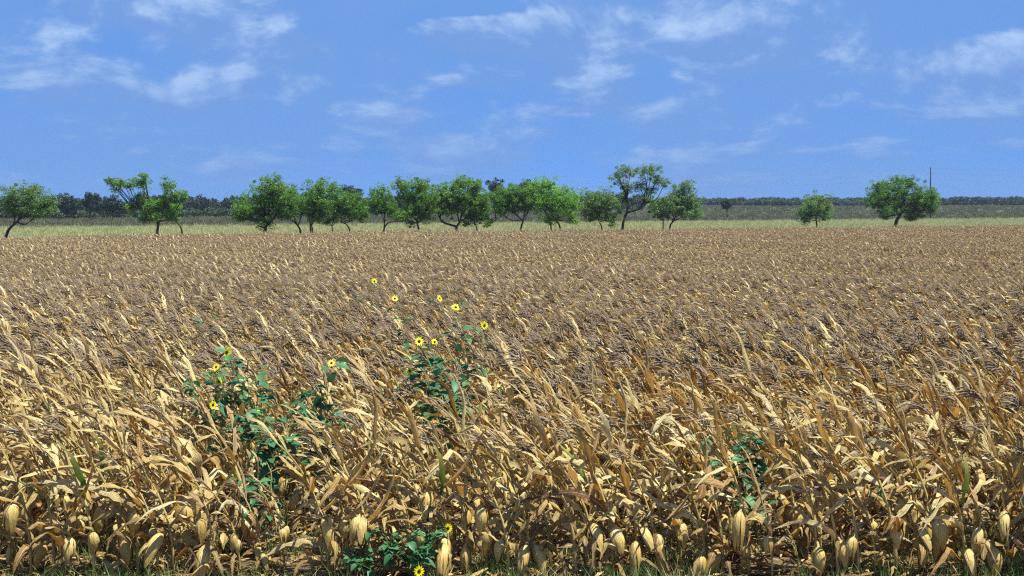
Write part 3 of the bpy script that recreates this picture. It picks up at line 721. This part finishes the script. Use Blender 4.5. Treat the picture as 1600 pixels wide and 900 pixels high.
T_ = [
 ('leaning round mesquite on a slanted bare trunk, at the end of the tree row', 40, [[(12, 362), (26, 347), (44, 330)], ], [(42, 316, 26, 24), (70, 322, 18, 18), (14, 308, 16, 16), (42, 300, 20, 13), (20, 330, 14, 12), (60, 335, 12, 8)], 'mesquite_grey', 0.11, {}),
 ('open ragged mesquite with bare limbs and separate leaf clumps', 247, [[(246, 362), (246, 348), (236, 335), (220, 315)], [(246, 362), (250, 340), (262, 310)]], [(184, 290, 11, 13), (174, 285, 7, 7), (200, 290, 10, 8), (222, 287, 15, 12), (226, 277, 8, 6), (260, 290, 12, 12), (270, 306, 14, 14), (286, 308, 6, 9), (202, 325, 8, 14), (218, 310, 10, 12), (235, 322, 18, 18), (225, 342, 12, 7), (245, 340, 10, 7)], 'mesquite', 0.10, dict(dens=1.0, grow=1.0)),
 ('small bright lime green mesquite with trunk bent under its crown', 284, [[(284, 360), (279, 350), (268, 340)]], [(262, 325, 20, 19), (250, 318, 12, 12), (270, 340, 12, 9)], 'mesquite_bright', 0.07, {}),
 ('large dense mesquite with foliage drooping to the corn', 413, [[(414, 361), (416, 350), (420, 330)]], [(420, 315, 30, 34), (398, 325, 26, 24), (380, 330, 17, 16), (428, 292, 18, 15), (440, 320, 24, 26), (412, 350, 18, 9), (376, 340, 10, 7), (455, 315, 16, 22)], 'mesquite', 0.13, {}),
 ('mesquite with a thin trunk arching away from its drooping neighbour', 469, [[(469, 360), (464, 351), (456, 344)]], [(462, 318, 20, 24), (478, 312, 14, 18), (450, 332, 15, 12)], 'mesquite', 0.075, {}),
 ('upright mesquite on a pair of dark trunks', 488, [[(488, 360), (487, 348), (490, 325)], [(485, 360), (484, 346), (480, 330)]], [(500, 297, 20, 17), (510, 312, 20, 20), (490, 322, 18, 20), (497, 338, 16, 11), (522, 300, 12, 14)], 'mesquite', 0.075, {}),
 ('little mesquite with a thin short trunk between two bigger ones', 518, [[(519, 359), (519, 350), (524, 340)]], [(522, 332, 16, 16), (530, 322, 14, 14), (512, 346, 8, 6)], 'mesquite_grey', 0.05, {}),
 ('mesquite with hooked trunk and a wide flat crown', 545, [[(546, 359), (540, 350), (532, 346), (545, 338)]], [(548, 322, 24, 22), (562, 330, 18, 14), (535, 318, 16, 16), (572, 335, 10, 8)], 'mesquite', 0.06, {}),
 ('mesquite with one low limb reaching sideways', 600, [[(600, 358), (601, 345), (602, 325)], [(600, 358), (606, 349), (616, 346), (626, 346)]], [(596, 312, 22, 18), (585, 322, 14, 14), (608, 325, 16, 16), (588, 302, 12, 9), (625, 338, 12, 7)], 'mesquite', 0.07, {}),
 ('tall rounded mesquite with a straight dark trunk', 653, [[(654, 358), (651, 345), (648, 325)]], [(645, 310, 30, 26), (632, 292, 18, 13), (655, 292, 16, 12), (640, 336, 26, 14), (672, 312, 20, 24), (668, 338, 14, 10), (642, 349, 7, 5)], 'mesquite', 0.085, {}),
 ('broad mesquite with a low U-shaped fork in its trunk', 713, [[(713, 356), (706, 352), (692, 347), (685, 335), (684, 318)], [(713, 356), (719, 345), (722, 325)]], [(715, 308, 28, 24), (700, 320, 20, 20), (722, 288, 20, 12), (742, 308, 22, 22), (745, 288, 12, 9), (690, 305, 14, 18), (756, 318, 16, 20)], 'mesquite', 0.095, {}),
 ('low mesquite hugging the ground under the forked one', 745, [[(745, 357), (742, 349), (738, 335)]], [(738, 335, 16, 16), (755, 338, 14, 14), (728, 350, 9, 6), (762, 350, 7, 6), (745, 322, 16, 14)], 'mesquite', 0.065, {}),
 ('pale green mesquite on a trunk forking like a Y', 815, [[(814, 356), (816, 346), (808, 336), (800, 322)], [(814, 356), (818, 343), (820, 325)]], [(805, 302, 26, 16), (795, 318, 22, 18), (818, 318, 18, 18), (782, 330, 12, 14), (780, 312, 10, 14), (830, 308, 14, 16)], 'mesquite', 0.08, {}),
 ('wide bright mesquite on two short trunks', 862, [[(861, 356), (858, 345), (850, 330)], [(875, 356), (871, 347), (864, 338)]], [(855, 305, 32, 22), (838, 315, 20, 20), (876, 315, 22, 22), (848, 290, 18, 9), (892, 320, 16, 22), (862, 340, 16, 10), (895, 345, 9, 6)], 'mesquite_bright', 0.075, {}),
 ('small grey green mesquite with sparse low twigs', 938, [[(940, 355), (936, 346), (932, 335)]], [(935, 322, 24, 22), (918, 318, 15, 18), (952, 315, 18, 18), (950, 338, 16, 10), (924, 338, 14, 9), (956, 349, 8, 5)], 'mesquite_grey', 0.06, {}),
 ('tallest mesquite, its open crown held high on a bare trunk', 974, [[(973, 354), (975, 342), (980, 330), (978, 305), (975, 290)], [(977, 336), (996, 328), (1006, 318), (1012, 296)]], [(966, 275, 19, 15), (985, 268, 17, 10), (1005, 270, 19, 12), (1020, 266, 14, 10), (1028, 280, 13, 14), (978, 292, 16, 12), (1000, 290, 13, 11), (1018, 298, 13, 12), (1038, 288, 8, 9), (975, 312, 16, 12), (968, 330, 9, 8), (1012, 312, 10, 8)], 'mesquite_grey', 0.11, dict(dens=0.6, grow=1.0)),
 ('small dark mesquite leaning on the tallest one', 1035, [[(1036, 353), (1036, 343), (1033, 335)]], [(1032, 330, 18, 14), (1022, 322, 12, 12), (1040, 318, 12, 12)], 'mesquite_grey', 0.06, {}),
 ('mesquite with slanted trunk closing the row, next to open pasture', 1048, [[(1047, 353), (1053, 344), (1058, 332)]], [(1062, 312, 22, 22), (1078, 322, 20, 18), (1068, 293, 14, 12), (1050, 322, 14, 16), (1090, 332, 10, 10), (1072, 336, 14, 8)], 'mesquite_grey', 0.075, {}),
 ('lone small round mesquite standing like a bush', 1276, [[(1276, 350), (1275, 342), (1275, 330)]], [(1275, 324, 24, 18), (1262, 332, 15, 14), (1290, 332, 13, 14), (1275, 312, 16, 9), (1258, 345, 7, 5)], 'mesquite_grey', 0.08, {}),
 ('lone big spreading mesquite on a thick leaning trunk', 1403, [[(1400, 348), (1405, 338), (1411, 326), (1412, 310)]], [(1405, 300, 34, 20), (1410, 286, 22, 10), (1376, 306, 22, 16), (1362, 313, 15, 12), (1435, 308, 24, 20), (1452, 322, 15, 18), (1385, 326, 20, 13), (1430, 330, 20, 12), (1375, 292, 12, 8), (1455, 306, 9, 10), (1382, 339, 8, 4), (1424, 341, 10, 4)], 'mesquite', 0.19, {}),
]
for i, (lab, cx, trunks, lobes, mt, wood, kw) in enumerate(T_):
    make_tree('mesquite_tree', lab, De(cx) + (0 if i not in (4, 6, 11, 16) else 2.0), trunks, lobes, mt, 300 + i * 7, wood=wood, group=GR, **kw)
# darker trees further back
FAR = [
 ('dark round tree at the near end of the left wood', 105, 288, [[(106, 340), (106, 330)]], [(105, 318, 14, 13), (112, 325, 12, 12)], {}),
 ('thin dark tree whose split crown stands over the left wood', 144, 288, [[(140, 340), (141, 325), (145, 312)]], [(140, 307, 7, 5), (150, 311, 7, 6), (136, 318, 9, 7), (148, 322, 12, 9)], {}),
 ('dark domed tree in the left wood behind the ragged mesquite', 175, 288, [[(176, 340), (176, 330)]], [(174, 320, 15, 11), (186, 325, 12, 10)], {}),
 ('dark rounded tree peeping over the hooked mesquite', 549, 272, [[(549, 340), (549, 320)]], [(550, 302, 14, 11), (540, 300, 10, 6), (556, 315, 10, 12)], {}),
 ('small dark pointed tree behind the low mesquite', 774, 272, [[(774, 340), (774, 315)]], [(774, 291, 12, 9), (776, 305, 14, 12)], {}),
 ('dark flat tree behind the pale green mesquite', 824, 272, [[(822, 340), (822, 315)]], [(824, 292, 15, 8), (820, 306, 14, 12)], {}),
 ('tiny far tree with a bare stem alone in the right pasture', 1136, 330, [[(1136, 334), (1136, 324)]], [(1136, 320, 9, 6), (1137, 316, 5, 4)], {}),
]
for i, (lab, cx, D, trunks, lobes, kw) in enumerate(FAR):
    make_tree('dark_tree', lab, D, trunks, lobes, 'dark_foliage', 700 + i * 5, leaf=0.20, clump=0.62, per=60, wood=0.16, **kw)

# far woods: belts of trees that read as one mass
def far_tree(i, mat):
    r = np.random.default_rng(900 + i); cs, rs = [], []
    for _ in range(34):
        d = r.normal(0, 1, 3); d /= np.linalg.norm(d); cs.append(np.array((0, 0, 2.6)) + d * r.uniform(0.3, 1) ** 0.6 * np.array((2.1, 2.1, 1.9))); rs.append(r.uniform(0.5, 0.95))
    V, F, T = leaf_cloud(cs, rs, 26, 0.36, 950 + i); g = G(); g.add(V, F, T, None, 0)
    v, f, uvv = tube([(0, 0, -0.3), (0.1, 0, 1.2), (0.2, 0.1, 2.8)], [0.2, 0.16, 0.08], 6); g.add(v, f, 0.5, uvv, 1)
    return g.build('wood_tree_%d' % i, [mat, 'bark'], False)
FT = [far_tree(i, 'dark_foliage') for i in range(6)]; FS = [far_tree(10 + i, 'scrub_foliage') for i in range(4)]
def belt(name, label, spots, variants, sname):
    a = np.array(spots); n = len(a)
    o = scatter(name, np.stack([a[:, 0], a[:, 1], ground_z(a[:, 0], a[:, 1]) - 0.15], 1), np.stack([np.zeros(n), np.zeros(n), rng.uniform(0, 6.28, n)], 1), np.stack([a[:, 2] * rng.uniform(1.0, 1.3, n), a[:, 2] * rng.uniform(1.0, 1.3, n), a[:, 3]], 1), rng.integers(0, len(variants), n), variants, sname)
    tag(o, label, 'woodland', kind='stuff')
sp = []
for k in range(230):                                            # left wood
    px = U(-60, 1010); D = 296 + max(0, px - 60) * 0.16 + rng.power(0.7) * 40; sp.append((px_x(px, D), D, U(0.75, 1.15), U(0.86, 1.2) * (1.0 if px < 200 else 1.12)))
belt('woodland', 'dark belt of far woodland behind the left part of the tree row', sp, FT, 'far_wood')
sp = []
for k in range(120):                                            # lighter scrub along its foot
    px = U(-60, 700); D = 290 + max(0, px - 60) * 0.16 + U(-3, 3); sp.append((px_x(px, D), D, U(0.5, 0.85), U(0.38, 0.62)))
belt('woodland', 'grey green scrub along the foot of the left far wood', sp, FS, 'far_scrub')
sp = []
for k in range(330):
    px = U(1040, 1680); D = U(600, 660); sp.append((px_x(px, D), D, U(0.8, 1.3), U(0.72, 1.05) * (0.95 if px < 1480 else 1.05)))
belt('woodland', 'dark belt of far woodland beyond the right pasture', sp, FT, 'far_wood_right')
sp = []
for k in range(34):
    px = U(1195, 1350) if k % 3 else U(1130, 1240); D = U(560, 585); sp.append((px_x(px, D), D, U(0.8, 1.1), U(0.6, 0.85)))
belt('woodland', 'lighter green bushes in front of the right far wood', sp, FS, 'far_scrub_right')

# ------------------------------------------------------------------ power line and mast
def pole(px, D, ytop, label, name='utility_pole'):
    X = px_x(px, D); z0 = gz(X, D); H = px_z(ytop, D) - z0
    e = empty(name, (X, D, z0)); tag(e, label, 'pole')
    v, f, _ = tube([(0, 0, -0.5), (0, 0, H * .5), (0, 0, H)], [0.17, 0.15, 0.11], 10); obj('shaft', mesh('pole_shaft', v, f, 'weathered_pole'), e)
    for k, zz in enumerate((0.25, 1.5, 2.75)):
        v, f, _ = tube([(0.14 if k % 2 else -0.14, -0.02, H - zz), (0.42 if k % 2 else -0.42, -0.02, H - zz + 0.06)], [0.05, 0.07], 8)
        obj('insulator', mesh('pole_insulator', v, f, 'insulator'), e)
    return X, D, z0 + H
X1, D1, Z1 = pole(1454, 300, 261, 'tall dark utility pole rising behind the lone big spreading mesquite')
def wire(p0, p1, sag, label):
    P = [np.array(p0) + (np.array(p1) - np.array(p0)) * t - np.array((0, 0, sag * 4 * t * (1 - t))) for t in np.linspace(0, 1, 25)]
    c = P[0].copy(); v, f, _ = tube([q - c for q in P], [0.014] * 25, 4)
    o = obj('power_line', mesh('power_line', v, f, 'wire'), None, tuple(c)); tag(o, label, 'wire', 'overhead wires')
for k, (zz, nm) in enumerate(((0.2, 'topmost'), (1.45, 'middle'), (2.7, 'lowest'))):
    wire((X1, D1, Z1 - zz), (X1 - 120, D1 + 60, Z1 - zz + 1.0), 2.2, '%s overhead wire running from the utility pole over the pasture' % nm)
    wire((X1, D1, Z1 - zz), (X1 + 120, D1 - 60, Z1 - zz + 1.0), 2.2, '%s overhead wire running from the utility pole towards the road' % nm)
X, D = px_x(851, 520), 520; z0 = gz(X, D); H = px_z(267, D) - z0
e = empty('radio_mast', (X, D, z0)); tag(e, 'very thin lattice radio mast far behind the wide bright mesquite', 'mast')
for a in (0.3, 2.4, 4.5):
    v, f, _ = tube([(math.cos(a) * .28, math.sin(a) * .28, -0.3), (math.cos(a) * .28, math.sin(a) * .28, H)], [0.035, 0.03], 5); obj('leg', mesh('mast_leg', v, f, 'steel_mast'), e)
for k in range(16):
    z = H * (k + 1) / 16.0; a, b = (0.3, 2.4, 4.5)[k % 3], (0.3, 2.4, 4.5)[(k + 1) % 3]
    v, f, _ = tube([(math.cos(a) * .28, math.sin(a) * .28, z), (math.cos(b) * .28, math.sin(b) * .28, z - H / 18)], [0.02, 0.02], 4); obj('brace', mesh('mast_brace', v, f, 'steel_mast'), e)
print('plants', made)

# ------------------------------------------------------------------ thin air
V = [(x, y, z) for z in (-4, 16) for (x, y) in ((-420, -40), (420, -40), (420, 720), (-420, 720))]
F = [(3, 2, 1, 0), (4, 5, 6, 7), (0, 1, 5, 4), (1, 2, 6, 5), (2, 3, 7, 6), (3, 0, 4, 7)]
hm = bpy.data.materials.new('haze'); hm.use_nodes = True; ht = hm.node_tree; ht.nodes.clear()
ho = ht.nodes.new('ShaderNodeOutputMaterial'); hv = ht.nodes.new('ShaderNodeVolumePrincipled')
hv.inputs['Color'].default_value = (0.62, 0.78, 1.0, 1); hv.inputs['Density'].default_value = 0.00013; hv.inputs['Anisotropy'].default_value = 0.2
ht.links.new(hv.outputs[0], ho.inputs['Volume'])
MATS['haze'] = hm
o = obj('haze', mesh('haze', V, F, 'haze', smooth=False)); tag(o, 'thin bluish air over the whole field and far woods', 'haze', kind='stuff')
